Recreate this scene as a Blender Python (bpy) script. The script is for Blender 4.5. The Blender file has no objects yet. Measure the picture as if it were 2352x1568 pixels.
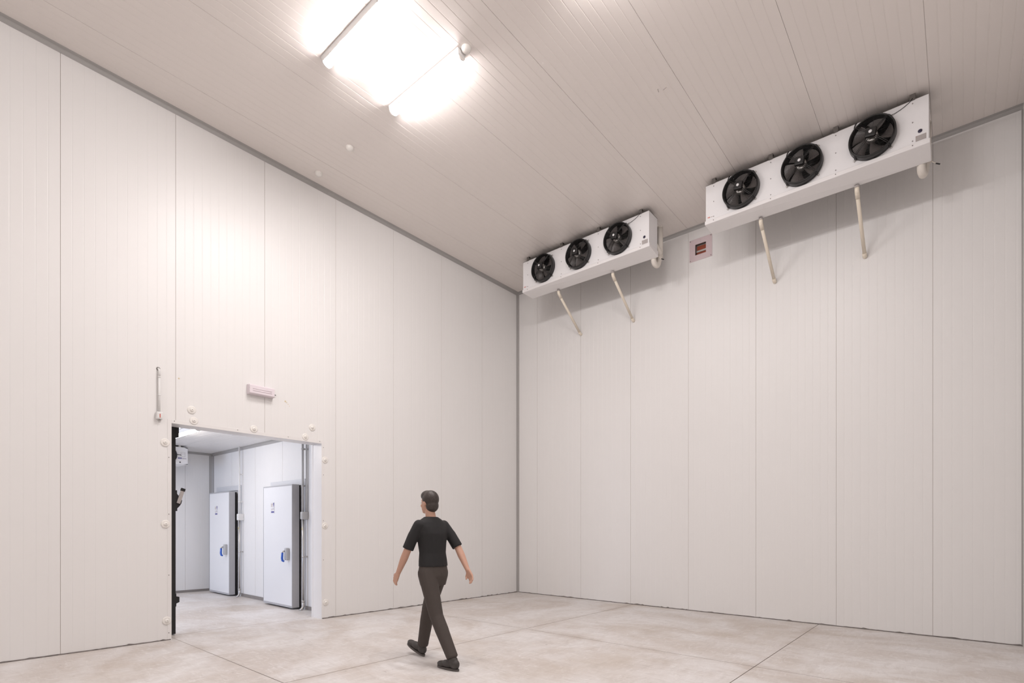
import bpy, bmesh, math, random
from math import sin, cos, pi, radians, sqrt
from mathutils import Vector, Matrix

random.seed(7)
S = bpy.context.scene
COL = S.collection

# ------------------------------------------------------------------ camera
cam = bpy.data.cameras.new('camera')
cam.sensor_width = 36.0
cam.lens = 36.0 * 1207 / 2352
cam.shift_y = 427.4 / 2352
cam.clip_start = 0.05
co = bpy.data.objects.new('camera', cam)
COL.objects.link(co)
co.location = (7.418, -8.893, 1.416)
co.rotation_euler = (pi / 2, 0, math.atan2(.6488, .7610))
S.camera = co

# ------------------------------------------------------------------ world, exposure
w = bpy.data.worlds.new('world')
S.world = w
w.use_nodes = True
w.node_tree.nodes['Background'].inputs[0].default_value = (0.55, 0.68, 1.0, 1)
w.node_tree.nodes['Background'].inputs[1].default_value = 0.6
S.view_settings.view_transform = 'Standard'
S.view_settings.look = 'None'
S.view_settings.gamma = 1.0
S.view_settings.use_curve_mapping = False
S.view_settings.exposure = 0.07
S.cycles.diffuse_bounces = 4
S.cycles.max_bounces = 5
S.cycles.glossy_bounces = 2
LAMP_COL = (1.0, .952, .94)          # warm white tubes of the cold room
LAMP_POWER = 150.0
HALL_COL = (1.0, .95, .915)           # cooler tubes of the hall behind the doorway
HALL_POWER = 54.0
DAY_POWER = 125.0

# daylight at the far end of the hall (open loading door, out of view)
dl = bpy.data.lights.new('loading_door_daylight', 'AREA')
dl.shape = 'RECTANGLE'; dl.size = 3.2; dl.size_y = 2.6
dl.energy = DAY_POWER; dl.color = (.62, .75, 1.0)
dlo = bpy.data.objects.new('loading_door_daylight', dl)
COL.objects.link(dlo)
dlo.location = (-2.7, -12.9, 1.4)
dlo.rotation_euler = (radians(90), 0, 0)

# room: the corner in view is the origin, left wall x = 0, back wall y = 0
CE = 6.575          # ceiling height of the cold room
XR = 8.003          # right wall
YB = -15.0          # wall behind the camera
HC = 3.0            # ceiling height of the hall
HX = -5.11          # far wall of the hall
HY = -4.36          # hall wall with the two hinged doors
WT = 0.25           # thickness of the left wall
SHEAR_X, SHEAR_Y = -.0032, -.0048   # vertical shear of the whole scene, fitted to a slightly tilted horizon line

# ------------------------------------------------------------------ materials
MATS = {}
def mat(name, col, rough=.5, metal=0., spec=.5, emit=None, estr=0., noise=None, bump=0., bscale=60., coat=0.):
    m = bpy.data.materials.new(name)
    m.use_nodes = True
    nt = m.node_tree
    b = nt.nodes['Principled BSDF']
    b.inputs['Base Color'].default_value = (*col, 1)
    b.inputs['Roughness'].default_value = rough
    b.inputs['Metallic'].default_value = metal
    b.inputs['Specular IOR Level'].default_value = spec
    if coat:
        b.inputs['Coat Weight'].default_value = coat
        b.inputs['Coat Roughness'].default_value = .25
    if emit:
        b.inputs['Emission Color'].default_value = (*emit, 1)
        b.inputs['Emission Strength'].default_value = estr
    tc = nt.nodes.new('ShaderNodeTexCoord')
    if noise:
        amt, sc = noise
        n = nt.nodes.new('ShaderNodeTexNoise')
        n.inputs['Scale'].default_value = sc
        n.inputs['Detail'].default_value = 4
        nt.links.new(tc.outputs['Object'], n.inputs['Vector'])
        mx = nt.nodes.new('ShaderNodeMix'); mx.data_type = 'RGBA'
        mx.inputs[6].default_value = (*[c * (1 - amt) for c in col], 1)
        mx.inputs[7].default_value = (*[min(1, c * (1 + amt)) for c in col], 1)
        nt.links.new(n.outputs['Fac'], mx.inputs[0])
        nt.links.new(mx.outputs[2], b.inputs['Base Color'])
    if bump:
        n2 = nt.nodes.new('ShaderNodeTexNoise')
        n2.inputs['Scale'].default_value = bscale
        n2.inputs['Detail'].default_value = 3
        nt.links.new(tc.outputs['Object'], n2.inputs['Vector'])
        bp = nt.nodes.new('ShaderNodeBump')
        bp.inputs['Strength'].default_value = bump
        bp.inputs['Distance'].default_value = .01
        nt.links.new(n2.outputs['Fac'], bp.inputs['Height'])
        nt.links.new(bp.outputs['Normal'], b.inputs['Normal'])
    MATS[name] = m
    return m

M_PANEL = mat('painted_panel', (.83, .815, .805), .40, noise=(.015, .7), bump=.02, bscale=14)
M_CEIL = mat('ceiling_panel', (.84, .785, .75), .30, spec=.35, noise=(.015, .7), bump=.03, bscale=10)
M_SEAM = mat('panel_joint', (.74, .70, .67), .6)
M_TRIM = mat('grey_trim', (.40, .385, .375), .42, noise=(.05, 3))
M_TRIMD = mat('dark_sealant', (.17, .15, .14), .8, noise=(.4, 30))
M_KERB = mat('hall_kerb', (.26, .235, .22), .6, noise=(.1, 6))
M_CASING = mat('door_casing', (.82, .80, .79), .35)
M_WHITE = mat('white_enamel', (.86, .85, .86), .33, spec=.5)
M_TRAY = mat('tray_enamel', (.86, .84, .84), .38)
M_BLACK = mat('black_plastic', (.012, .011, .011), .42)
M_WIRE = mat('black_wire', (.016, .015, .015), .38)
M_RUB = mat('black_rubber', (.014, .012, .012), .7)
M_BLADE = mat('grey_blade', (.13, .115, .11), .38)
M_COIL = mat('coil_fins', (.012, .011, .010), .7)
M_TUBE = mat('coil_tube', (.06, .055, .05), .35, metal=.6)
M_STEEL = mat('zinc_steel', (.55, .53, .51), .35, metal=.85)
M_DSTEEL = mat('dark_steel', (.18, .165, .155), .45, metal=.5)
M_SCREW = mat('screw_head', (.30, .275, .27), .45, metal=.4)
M_CREAM = mat('cream_pvc', (.84, .76, .64), .4, noise=(.04, 5))
M_INSUL = mat('pipe_insulation', (.74, .69, .63), .6, noise=(.05, 12), bump=.1)
M_CAP = mat('cream_cap', (.87, .84, .80), .38)
M_LAV = mat('lavender_plastic', (.80, .72, .76), .3)
M_PINK = mat('mauve_plate', (.66, .54, .56), .4, noise=(.04, 8))
M_RUST = mat('rust_flap', (.30, .055, .022), .5, noise=(.2, 20))
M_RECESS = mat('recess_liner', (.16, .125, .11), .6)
M_ALU = mat('brushed_aluminium', (.62, .60, .58), .3, metal=.7)
M_BLUE = mat('blue_lever', (.03, .12, .55), .35)
M_INDIGO = mat('indigo_print', (.09, .085, .30), .4)
M_NAVY = mat('navy_print', (.03, .025, .06), .35)
M_GREYP = mat('grey_plate', (.44, .40, .385), .35, noise=(.12, 90))
M_GREYT = mat('grey_print', (.46, .43, .44), .5)
M_LILAC = mat('lilac_print', (.55, .51, .56), .5)
M_BROWNP = mat('brown_print', (.40, .30, .27), .5)
M_RED = mat('red_print', (.62, .13, .09), .4)
M_YELL = mat('yellow_print', (.80, .62, .10), .4)
M_PAPER = mat('white_sticker', (.80, .79, .80), .4)
M_BOX = mat('grey_lock_box', (.50, .50, .51), .4)
M_EDGE = mat('door_edge_grey', (.47, .465, .48), .45, noise=(.04, 20))
M_LEAF = mat('door_leaf_white', (.82, .82, .835), .3)
M_FRAME = mat('door_frame_pale', (.70, .70, .715), .4)
M_COND = mat('white_conduit', (.80, .79, .78), .4)
M_GCOND = mat('grey_conduit', (.52, .51, .50), .4)
M_GLASSD = mat('lamp_diffuser', (.9, .88, .86), .3, emit=LAMP_COL, estr=LAMP_POWER)
M_HALLD = mat('hall_lamp_diffuser', (.9, .9, .9), .3, emit=HALL_COL, estr=HALL_POWER)
for _m in (M_GLASSD, M_HALLD): _m.cycles.emission_sampling = 'FRONT'
M_HOUS = mat('lamp_housing', (.84, .83, .82), .4)
M_FOAM = mat('yellowed_foam', (.70, .60, .42), .8, noise=(.2, 80))
M_SCUFF = mat('scuff_mark', (.40, .35, .33), .7)
# person
M_SKIN = mat('skin', (.58, .34, .25), .5, noise=(.06, 14))
M_HAIR = mat('dark_hair', (.045, .034, .03), .5, noise=(.35, 60), bump=.3, bscale=90)
M_SHIRT = mat('black_cotton', (.018, .017, .018), .85, bump=.2, bscale=22)
M_TROU = mat('dark_brown_cloth', (.065, .052, .046), .85, bump=.25, bscale=18)
M_SHOE = mat('dark_leather', (.05, .043, .04), .5)
M_SOLE = mat('shoe_sole', (.10, .088, .082), .7)
M_EYE = mat('eye_white', (.7, .68, .66), .25)


def concrete():
    m = bpy.data.materials.new('trowelled_concrete')
    m.use_nodes = True
    nt = m.node_tree
    L = nt.links.new
    b = nt.nodes['Principled BSDF']
    b.inputs['Roughness'].default_value = .48
    tc = nt.nodes.new('ShaderNodeTexCoord')
    def noise(scale, det, dist=0., vec=None, rough=.55):
        n = nt.nodes.new('ShaderNodeTexNoise')
        n.inputs['Scale'].default_value = scale
        n.inputs['Detail'].default_value = det
        n.inputs['Roughness'].default_value = rough
        n.inputs['Distortion'].default_value = dist
        L(vec or tc.outputs['Object'], n.inputs['Vector'])
        return n.outputs['Fac']
    def ramp(src, p0, p1, c0=(0, 0, 0, 1), c1=(1, 1, 1, 1)):
        r = nt.nodes.new('ShaderNodeValToRGB')
        r.color_ramp.elements[0].position = p0; r.color_ramp.elements[0].color = c0
        r.color_ramp.elements[1].position = p1; r.color_ramp.elements[1].color = c1
        L(src, r.inputs[0])
        return r.outputs[0]
    def mix(a, bcol, fac, mode='MIX'):
        x = nt.nodes.new('ShaderNodeMix'); x.data_type = 'RGBA'; x.blend_type = mode
        if hasattr(fac, 'links'): L(fac, x.inputs[0])
        else: x.inputs[0].default_value = fac
        for s, i in ((a, 6), (bcol, 7)):
            if hasattr(s, 'links'): L(s, x.inputs[i])
            else: x.inputs[i].default_value = s
        return x.outputs[2]
    base = mix((.575, .515, .475, 1), (.72, .69, .68, 1), ramp(noise(.75, 6, 1.4), .38, .60))
    # streaks left by the trowel, in two directions
    for rot, st in ((.55, (1.3, 5, 1)), (-.9, (5, 1.6, 1))):
        mp = nt.nodes.new('ShaderNodeMapping')
        mp.inputs['Rotation'].default_value = (0, 0, rot)
        mp.inputs['Scale'].default_value = st
        L(tc.outputs['Object'], mp.inputs['Vector'])
        base = mix(base, (.50, .455, .425, 1), ramp(noise(1.2, 8, 2.2, mp.outputs[0], .7), .5, .78, (0, 0, 0, 1), (.7, .7, .7, 1)))
        base = mix(base, (.84, .82, .81, 1), ramp(noise(2.1, 8, 2.4, mp.outputs[0], .7), .52, .76, (0, 0, 0, 1), (.65, .65, .65, 1)))
    base = mix(base, (.47, .38, .29, 1), ramp(noise(.55, 5, .8), .54, .74, (0, 0, 0, 1), (.42, .42, .42, 1)))
    # rust-brown stain hugging the saw cuts
    sp = nt.nodes.new('ShaderNodeSeparateXYZ')
    L(tc.outputs['Object'], sp.inputs[0])
    def near(axis, pos, wid):
        s = nt.nodes.new('ShaderNodeMath'); s.operation = 'SUBTRACT'
        L(sp.outputs[axis], s.inputs[0]); s.inputs[1].default_value = pos
        a = nt.nodes.new('ShaderNodeMath'); a.operation = 'ABSOLUTE'; L(s.outputs[0], a.inputs[0])
        d = nt.nodes.new('ShaderNodeMapRange'); L(a.outputs[0], d.inputs[0])
        d.inputs[1].default_value = 0; d.inputs[2].default_value = wid
        d.inputs[3].default_value = 1; d.inputs[4].default_value = 0
        return d.outputs[0]
    pn = noise(1.1, 5, .8)
    for ax, pos in ((0, 2.805), (0, 5.82), (1, -6.635), (1, -3.2)):
        k = nt.nodes.new('ShaderNodeMath'); k.operation = 'MULTIPLY'
        L(near(ax, pos, .17), k.inputs[0]); L(ramp(pn, .42, .66), k.inputs[1])
        k2 = nt.nodes.new('ShaderNodeMath'); k2.operation = 'MULTIPLY'
        L(k.outputs[0], k2.inputs[0]); k2.inputs[1].default_value = .5
        base = mix(base, (.40, .32, .26, 1), k2.outputs[0])
    base = mix(base, (.30, .26, .24, 1), ramp(noise(9, 2), .72, .78, (0, 0, 0, 1), (.6, .6, .6, 1)))
    L(base, b.inputs['Base Color'])
    bp = nt.nodes.new('ShaderNodeBump')
    bp.inputs['Strength'].default_value = .08; bp.inputs['Distance'].default_value = .01
    L(noise(30, 4), bp.inputs['Height']); L(bp.outputs[0], b.inputs['Normal'])
    return m
M_FLOOR = concrete()

# ------------------------------------------------------------------ mesh builder
class MB:
    def __init__(self):
        self.bm = bmesh.new()
        self.m = Matrix.Identity(4)
    def v(self, p):
        return self.bm.verts.new(self.m @ Vector(p))
    def face(self, pts):
        return self.bm.faces.new([self.v(p) for p in pts])
    def box(self, x0, x1, y0, y1, z0, z1, mi=0):
        c = [(x0, y0, z0), (x1, y0, z0), (x1, y1, z0), (x0, y1, z0), (x0, y0, z1), (x1, y0, z1), (x1, y1, z1), (x0, y1, z1)]
        vs = [self.v(p) for p in c]
        for f in ((0, 3, 2, 1), (4, 5, 6, 7), (0, 1, 5, 4), (1, 2, 6, 5), (2, 3, 7, 6), (3, 0, 4, 7)):
            fc = self.bm.faces.new([vs[i] for i in f]); fc.material_index = mi
        return self
    def prism(self, pts, a, b, axis='y', mi=0):
        """polygon pts (2-D) extruded along axis from a to b"""
        def P(p, t):
            return {'y': (p[0], t, p[1]), 'x': (t, p[0], p[1]), 'z': (p[0], p[1], t)}[axis]
        lo = [self.v(P(p, a)) for p in pts]; hi = [self.v(P(p, b)) for p in pts]
        n = len(pts)
        fs = [self.bm.faces.new(lo[::-1]), self.bm.faces.new(hi)]
        for i in range(n):
            fs.append(self.bm.faces.new((lo[i], lo[(i + 1) % n], hi[(i + 1) % n], hi[i])))
        for f in fs: f.material_index = mi
        return self
    def tube(self, path, r, n=12, caps=True, mi=0, closed=False):
        path = [Vector(p) for p in path]
        rs = r if isinstance(r, (list, tuple)) else [r] * len(path)
        N = len(path)
        ref = None; rings = []
        for i, p in enumerate(path):
            if closed: t = path[(i + 1) % N] - path[i - 1]
            else: t = path[min(i + 1, N - 1)] - path[max(i - 1, 0)]
            t.normalize()
            if ref is None:
                ref = Vector((0, 0, 1)) if abs(t.z) < .9 else Vector((1, 0, 0))
            a = ref - t * ref.dot(t); a.normalize(); ref = a
            b = t.cross(a)
            rings.append([self.v(p + (a * cos(2 * pi * k / n) + b * sin(2 * pi * k / n)) * rs[i]) for k in range(n)])
        for i in range(N if closed else N - 1):
            A, B = rings[i], rings[(i + 1) % N]
            for k in range(n):
                f = self.bm.faces.new((A[k], A[(k + 1) % n], B[(k + 1) % n], B[k])); f.material_index = mi; f.smooth = True
        if caps and not closed:
            self.bm.faces.new(rings[0][::-1]).material_index = mi
            self.bm.faces.new(rings[-1]).material_index = mi
        return self
    def lathe(self, prof, n=32, axis='y', mi=0, closed_prof=False, smooth=True):
        """prof = [(r, t)] spun round axis"""
        def P(r, a, t):
            c, s = r * cos(a), r * sin(a)
            return {'y': (c, t, s), 'z': (c, s, t), 'x': (t, c, s)}[axis]
        rings = []
        for r, t in prof:
            if r < 1e-6: rings.append([self.v(P(0, 0, t))])
            else: rings.append([self.v(P(r, 2 * pi * k / n, t)) for k in range(n)])
        K = len(prof)
        for i in range(K if closed_prof else K - 1):
            A, B = rings[i], rings[(i + 1) % K]
            for k in range(n):
                q = (k + 1) % n
                if len(A) == 1 and len(B) == 1: continue
                if len(A) == 1: f = self.bm.faces.new((A[0], B[q], B[k]))
                elif len(B) == 1: f = self.bm.faces.new((A[k], A[q], B[0]))
                else: f = self.bm.faces.new((A[k], A[q], B[q], B[k]))
                f.material_index = mi; f.smooth = smooth
        return self
    def cone(self, p0, p1, r0, r1, n=14):
        """round-ended tapered limb as closed pieces"""
        self.tube([p0, p1], [r0, r1], n)
        self.ball(p0, (r0,) * 3, n); self.ball(p1, (r1,) * 3, n)
        return self
    def ball(self, c, r, n=14, mi=0, rot=None):
        keep = self.m
        self.m = keep @ Matrix.Translation(Vector(c)) @ (rot.to_4x4() if rot else Matrix.Identity(4)) @ Matrix.Diagonal((*r, 1))
        h = max(6, n // 2 + 2)
        self.lathe([(sin(pi * i / h) if 0 < i < h else 0, -cos(pi * i / h)) for i in range(h + 1)], n, 'z', mi)
        self.m = keep
        return self
    def rings(self, lst, n=24):
        """closed loft of ellipses: (centre, rx, ry) in horizontal planes"""
        R = []
        for c, rx, ry in lst:
            R.append([self.v((c[0] + rx * cos(2 * pi * k / n), c[1] + ry * sin(2 * pi * k / n), c[2])) for k in range(n)])
        for A, B in zip(R, R[1:]):
            for k in range(n):
                self.bm.faces.new((A[k], A[(k + 1) % n], B[(k + 1) % n], B[k])).smooth = True
        self.bm.faces.new(R[0][::-1]); self.bm.faces.new(R[-1])
        return self
    def build(self, name, mats, parent=None, loc=(0, 0, 0), bevel=0., norm=True, smooth=None):
        if norm: bmesh.ops.recalc_face_normals(self.bm, faces=self.bm.faces)
        me = bpy.data.meshes.new(name)
        if smooth is not None:
            for f in self.bm.faces: f.smooth = smooth
        self.bm.to_mesh(me); self.bm.free()
        for m in (mats if isinstance(mats, (list, tuple)) else [mats]): me.materials.append(m)
        o = bpy.data.objects.new(name, me)
        COL.objects.link(o)
        o.location = loc
        if parent: o.parent = parent
        if bevel:
            bv = o.modifiers.new('bevel', 'BEVEL'); bv.width = bevel; bv.segments = 2; bv.limit_method = 'ANGLE'
            bv.harden_normals = False
        return o

def remesh(o, voxel, smooth=6, fac=.5):
    r = o.modifiers.new('r', 'REMESH'); r.mode = 'VOXEL'; r.voxel_size = voxel
    s = o.modifiers.new('s', 'SMOOTH'); s.iterations = smooth; s.factor = fac
    dg = bpy.context.evaluated_depsgraph_get()
    me = bpy.data.meshes.new_from_object(o.evaluated_get(dg))
    o.modifiers.clear()
    old = o.data; mats = list(old.materials)
    o.data = me
    me.materials.clear()
    for m in mats: me.materials.append(m)
    for p in me.polygons: p.use_smooth = True; p.material_index = 0
    bpy.data.meshes.remove(old)
    return o

def tag(o, label, cat=None, group=None, kind=None):
    o['label'] = label
    if cat: o['category'] = cat
    if group: o['group'] = group
    if kind: o['kind'] = kind
    return o

def thing(name, label, cat, loc, group=None):
    o = bpy.data.objects.new(name, None)
    o.empty_display_size = .1
    COL.objects.link(o); o.location = loc
    return tag(o, label, cat, group)

def copy_tree(o, parent=None):
    c = o.copy(); COL.objects.link(c)
    if parent: c.parent = parent
    for ch in list(o.children): copy_tree(ch, c)
    return c

def struct(o, label, cat): return tag(o, label, cat, kind='structure')

# ------------------------------------------------------------------ ribbed panel surfaces
def rib_profile(s0, s1, off, pitch=1.1, ribs=11, gw=.012, gd=.0011, jw=.005, jd=.006):
    """(s, depth) pairs: shallow ribs every pitch/ribs, a deeper joint every pitch"""
    pts = [(s0, 0.)]
    k0 = int(math.floor((s0 - off) / (pitch / ribs))) + 1
    k = k0
    while off + k * pitch / ribs < s1 - .02:
        s = off + k * pitch / ribs
        if s > s0 + .02:
            if k % ribs == 0:
                pts += [(s - jw / 2, 0), (s - jw / 2 + .0012, -jd), (s + jw / 2 - .0012, -jd), (s + jw / 2, 0)]
            else:
                pts += [(s - gw / 2, 0), (s - gw / 4, -gd), (s + gw / 4, -gd), (s + gw / 2, 0)]
        k += 1
    pts.append((s1, 0.))
    return pts

def panel_wall(name, prof, P, z0, z1, holes, mats, thick=0.):
    """prof along s; P(s, d, z) -> room point; holes = [(s0, s1, z0, z1)]"""
    b = MB()
    ss = sorted(set([p[0] for p in prof] + [h[0] for h in holes] + [h[1] for h in holes]))
    def dep(s):
        for (a, da), (c, dc) in zip(prof, prof[1:]):
            if a <= s <= c: return da + (dc - da) * ((s - a) / (c - a) if c > a else 0)
        return 0.
    for a, c in zip(ss, ss[1:]):
        mid = (a + c) / 2
        spans = [(z0, z1)]
        for h in holes:
            if h[0] < mid < h[1]:
                spans = [sp for sp in ((z0, h[2]), (h[3], z1)) if sp[1] > sp[0]]
        da, dc = dep(a), dep(c)
        mi = 1 if (da < -.003 or dc < -.003) else 0
        for lo, hi in spans:
            f = b.face([P(a, da, lo), P(c, dc, lo), P(c, dc, hi), P(a, da, hi)])
            f.material_index = mi
            if thick:
                b.face([P(a, -thick, lo), P(a, -thick, hi), P(c, -thick, hi), P(c, -thick, lo)])
    return b.build(name, mats, norm=False)

PM = [M_PANEL, M_SEAM]
DOOR = (-6.680, -4.675, 0., 2.675)
# left wall, with the doorway into the hall
wl = panel_wall('wall_left', rib_profile(YB, 0, -.035), lambda s, d, z: (d, s, z), 0, CE, [(DOOR[0], DOOR[1], -.01, DOOR[3])], PM, WT)
struct(wl, 'long white ribbed panel wall with the open doorway in it', 'wall')
VALVE = (3.967, 4.150, 6.088, 6.268)
wb = panel_wall('wall_back', rib_profile(0, XR, .544), lambda s, d, z: (s, -d, z), 0, CE, [VALVE], PM, .2)
struct(wb, 'white ribbed panel wall behind the two cooling units', 'wall')
wr = panel_wall('wall_right', rib_profile(YB, 0, -.5), lambda s, d, z: (XR - d, s, z), 0, CE, [], PM, .2)
struct(wr, 'white ribbed panel wall at the right-hand edge of the room', 'wall')
wf = panel_wall('wall_front', rib_profile(0, XR, .544), lambda s, d, z: (s, YB + d, z), 0, CE, [], PM, .2)
struct(wf, 'white ribbed panel wall closing the near end of the room', 'wall')

b = MB()
prof = rib_profile(-.2, XR + .2, .545, gw=.012, gd=.0020)
for (a, da), (c, dc) in zip(prof, prof[1:]):
    f = b.face([(a, YB - .2, CE - da), (a, .2, CE - da), (c, .2, CE - dc), (c, YB - .2, CE - dc)])
    f.material_index = 1 if (da < -.003 and dc < -.003) else 0
b.face([(-.2, YB - .2, CE + .2), (XR + .2, YB - .2, CE + .2), (XR + .2, .2, CE + .2), (-.2, .2, CE + .2)])
struct(b.build('ceiling', [M_CEIL, M_SEAM], norm=False), 'high white panel ceiling with long ribs', 'ceiling')

# floor slab of cold room and hall, with saw-cut joints
def cuts(lo, hi, js):
    out = [lo]
    for j in js: out += [j - .0045, j - .0035, j + .0035, j + .0045]
    return out + [hi]
xs = cuts(HX - .3, XR + .2, [-.285, 2.805, 5.82]); ys = cuts(YB - .2, .2, [-13.4, -10.0, -6.635, -3.2])
b = MB()
def fz(x, y):
    g = any(abs(x - j) < .004 for j in (-.285, 2.805, 5.82)) or (x > -.28 and any(abs(y - j) < .004 for j in (-13.4, -10., -6.635, -3.2)))
    return -.006 if g else 0.
V = [[b.v((x, y, fz(x, y))) for y in ys] for x in xs]
for i in range(len(xs) - 1):
    for j in range(len(ys) - 1):
        f = b.bm.faces.new((V[i][j], V[i + 1][j], V[i + 1][j + 1], V[i][j + 1]))
        f.material_index = 1 if min(v.co.z for v in f.verts) < -.005 else 0
b.face([(HX - .3, YB - .2, -.2), (HX - .3, .2, -.2), (XR + .2, .2, -.2), (XR + .2, YB - .2, -.2)])
M_CUT = mat('saw_cut', (.42, .37, .34), .9)
struct(b.build('floor', [M_FLOOR, M_CUT], norm=False), 'pale trowelled concrete floor with saw-cut joints', 'floor')

# hall behind the doorway
w1 = panel_wall('wall_hall_side', rib_profile(HX, -WT, -.8, ribs=22, gw=.008), lambda s, d, z: (s, HY - d, z), 0, HC, [], PM, .2)
struct(w1, 'white panel wall of the hall with the two hinged doors', 'wall')
w2 = panel_wall('wall_hall_end', rib_profile(-13.1, HY, -4.9, ribs=22, gw=.008), lambda s, d, z: (HX + d, s, z), 0, HC, [], PM, .2)
struct(w2, 'white panel wall at the far side of the hall', 'wall')
b = MB()
prof = rib_profile(-13.1, HY + .1, -5.2)
for (a, da), (c, dc) in zip(prof, prof[1:]):
    f = b.face([(HX - .1, a, HC - da), (-WT, a, HC - da), (-WT, c, HC - dc), (HX - .1, c, HC - dc)])
    f.material_index = 1 if (da < -.003 and dc < -.003) else 0
b.face([(HX - .1, -13.1, HC + .15), (HX - .1, HY + .1, HC + .15), (-WT, HY + .1, HC + .15), (-WT, -13.1, HC + .15)])
struct(b.build('ceiling_hall', [M_PANEL, M_SEAM], norm=False), 'low white panel ceiling of the hall', 'ceiling')

# corner trims: small angle with a flat inner face
def angle_trim(name, A, B, u, v, size, label, mi=M_TRIM, lip=.0035):
    """angle between wall (u) and ceiling or wall (v), running A -> B"""
    A, B, u, v = map(Vector, (A, B, u, v))
    b = MB()
    k = .30
    sec = [(0, 0), (size, 0), (size, lip), (size * k + lip, size * k * .55 + lip), (size * k * .55 + lip, size * k + lip), (lip, size), (0, size)]
    lo = [b.v(A + u * p[0] + v * p[1]) for p in sec]; hi = [b.v(B + u * p[0] + v * p[1]) for p in sec]
    n = len(sec)
    for i in range(n): b.bm.faces.new((lo[i], lo[(i + 1) % n], hi[(i + 1) % n], hi[i]))
    b.bm.faces.new(lo); b.bm.faces.new(hi[::-1])
    # fluting on the wall leg
    L = (B - A).length; t = (B - A).normalized()
    for q in (.45, .6, .75, .9):
        c = v * (size * q) + u * (lip + .0006)
        b.tube([A + c, B + c], .0014, 5)
    j = 0.
    while j < L:      # screw heads
        p = A + t * (j + .2) + v * (size * .93) + u * lip
        b.ball(p, (.0045, .0045, .0045), 8)
        j += .62
    o = b.build(name, mi)
    struct(o, label, 'trim')
    return o
angle_trim('trim_1', (0, YB, CE), (0, 0, CE), (1, 0, 0), (0, 0, -1), .056, 'grey angle trim between left wall and ceiling')
angle_trim('trim_2', (0, 0, CE), (XR, 0, CE), (0, -1, 0), (0, 0, -1), .050, 'grey angle trim between back wall and ceiling')
angle_trim('trim_3', (0, 0, .005), (0, 0, CE - .05), (1, 0, 0), (0, -1, 0), .044, 'grey upright trim in the corner of the room')
angle_trim('trim_4', (XR, 0, .005), (XR, 0, CE - .05), (-1, 0, 0), (0, -1, 0), .016, 'grey upright trim at the right end of the back wall')
angle_trim('trim_5', (HX, HY, HC), (-WT, HY, HC), (0, -1, 0), (0, 0, -1), .055, 'grey angle trim above the hinged doors of the hall')
angle_trim('trim_6', (HX, -13, HC), (HX, HY, HC), (1, 0, 0), (0, 0, -1), .045, 'grey angle trim along the far top edge of the hall')
angle_trim('trim_7', (HX, HY, .005), (HX, HY, HC - .05), (1, 0, 0), (0, -1, 0), .075, 'grey upright trim in the far corner of the hall')

# rough mortar line at the foot of the walls
def rough_strip(name, P, s0, s1, label):
    b = MB(); s = s0; top = []; 
    rnd = random.Random(hash(name) % 997)
    while s < s1:
        top.append((s, .010 + .004 * rnd.random() + (.011 * rnd.random() if rnd.random() < .25 else 0), .006 + .010 * rnd.random()))
        s += .02 + .06 * rnd.random()
    top.append((s1, .012, .008))
    R = [[b.v(P(s, 0.0, 0)), b.v(P(s, d, 0)), b.v(P(s, d * .4, h)), b.v(P(s, 0, h))] for s, h, d in top]
    for A, B in zip(R, R[1:]):
        for i in range(3): b.bm.faces.new((A[i], A[i + 1], B[i + 1], B[i]))
    o = b.build(name, M_TRIMD)
    struct(o, label, 'baseboard')
random.seed(3)
rough_strip('baseboard_left', lambda s, d, z: (d, s, z), DOOR[1] + .01, -.002, 'rough dark mortar line at the foot of the left wall beyond the doorway')
rough_strip('baseboard_front', lambda s, d, z: (d, s, z), YB, DOOR[0] - .01, 'rough dark mortar line at the foot of the left wall before the doorway')
rough_strip('baseboard_back', lambda s, d, z: (s, -d, z), .002, XR - .002, 'rough dark mortar line at the foot of the back wall')
b = MB(); b.box(HX + .002, -WT - .002, HY - .012, HY, .0, .062)
struct(b.build('baseboard_hall', M_KERB), 'dark grey kerb strip under the hall wall with hinged doors', 'baseboard')
b = MB(); b.box(HX, HX + .012, -13, HY - .002, .0, .05)
struct(b.build('baseboard_end', M_KERB), 'dark grey kerb strip under the far hall wall', 'baseboard')

# ------------------------------------------------------------------ doorway casing
y0, y1, _, zt = DOOR
d1 = MB(); d1.box(-WT - .004, .003, y0 - .045, y0, 0, zt + .045)
casing = d1.build('door_1', M_CASING, bevel=.0015)
struct(casing, 'plain white casing lining the open doorway in the left wall', 'doorway')
b = MB(); b.box(-WT - .004, .003, y1, y1 + .045, 0, zt + .045)
b.build('jamb', M_CASING, casing, bevel=.0015)
b = MB(); b.box(-WT - .004, .0034, y0, y1, zt, zt + .045)
b.build('lintel', M_CASING, casing, bevel=.0015)
b = MB(); b.box(-WT - .04, -WT - .004, y1 - .004, y1 + .06, 0, zt + .05)
b.build('inner_trim', M_CASING, casing)
for (yy, zz) in ((y0 - .03, .09), (y0 - .03, .80), (y0 - .03, 1.55), (y0 - .03, 2.25), (y1 + .03, 2.62), (y1 + .03, 2.2), (y1 + .03, 1.5), (y1 + .03, .9),
                 (y0 + .03, zt + .03), (-5.9, zt + .03), (-5.2, zt + .03), (y1 - .03, zt + .03)):
    b = MB(); b.lathe([(.006, .002), (.006, .005), (0, .0065)], 8, 'x'); b.build('screw', M_SCREW, casing, (0, yy, zz))

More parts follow.
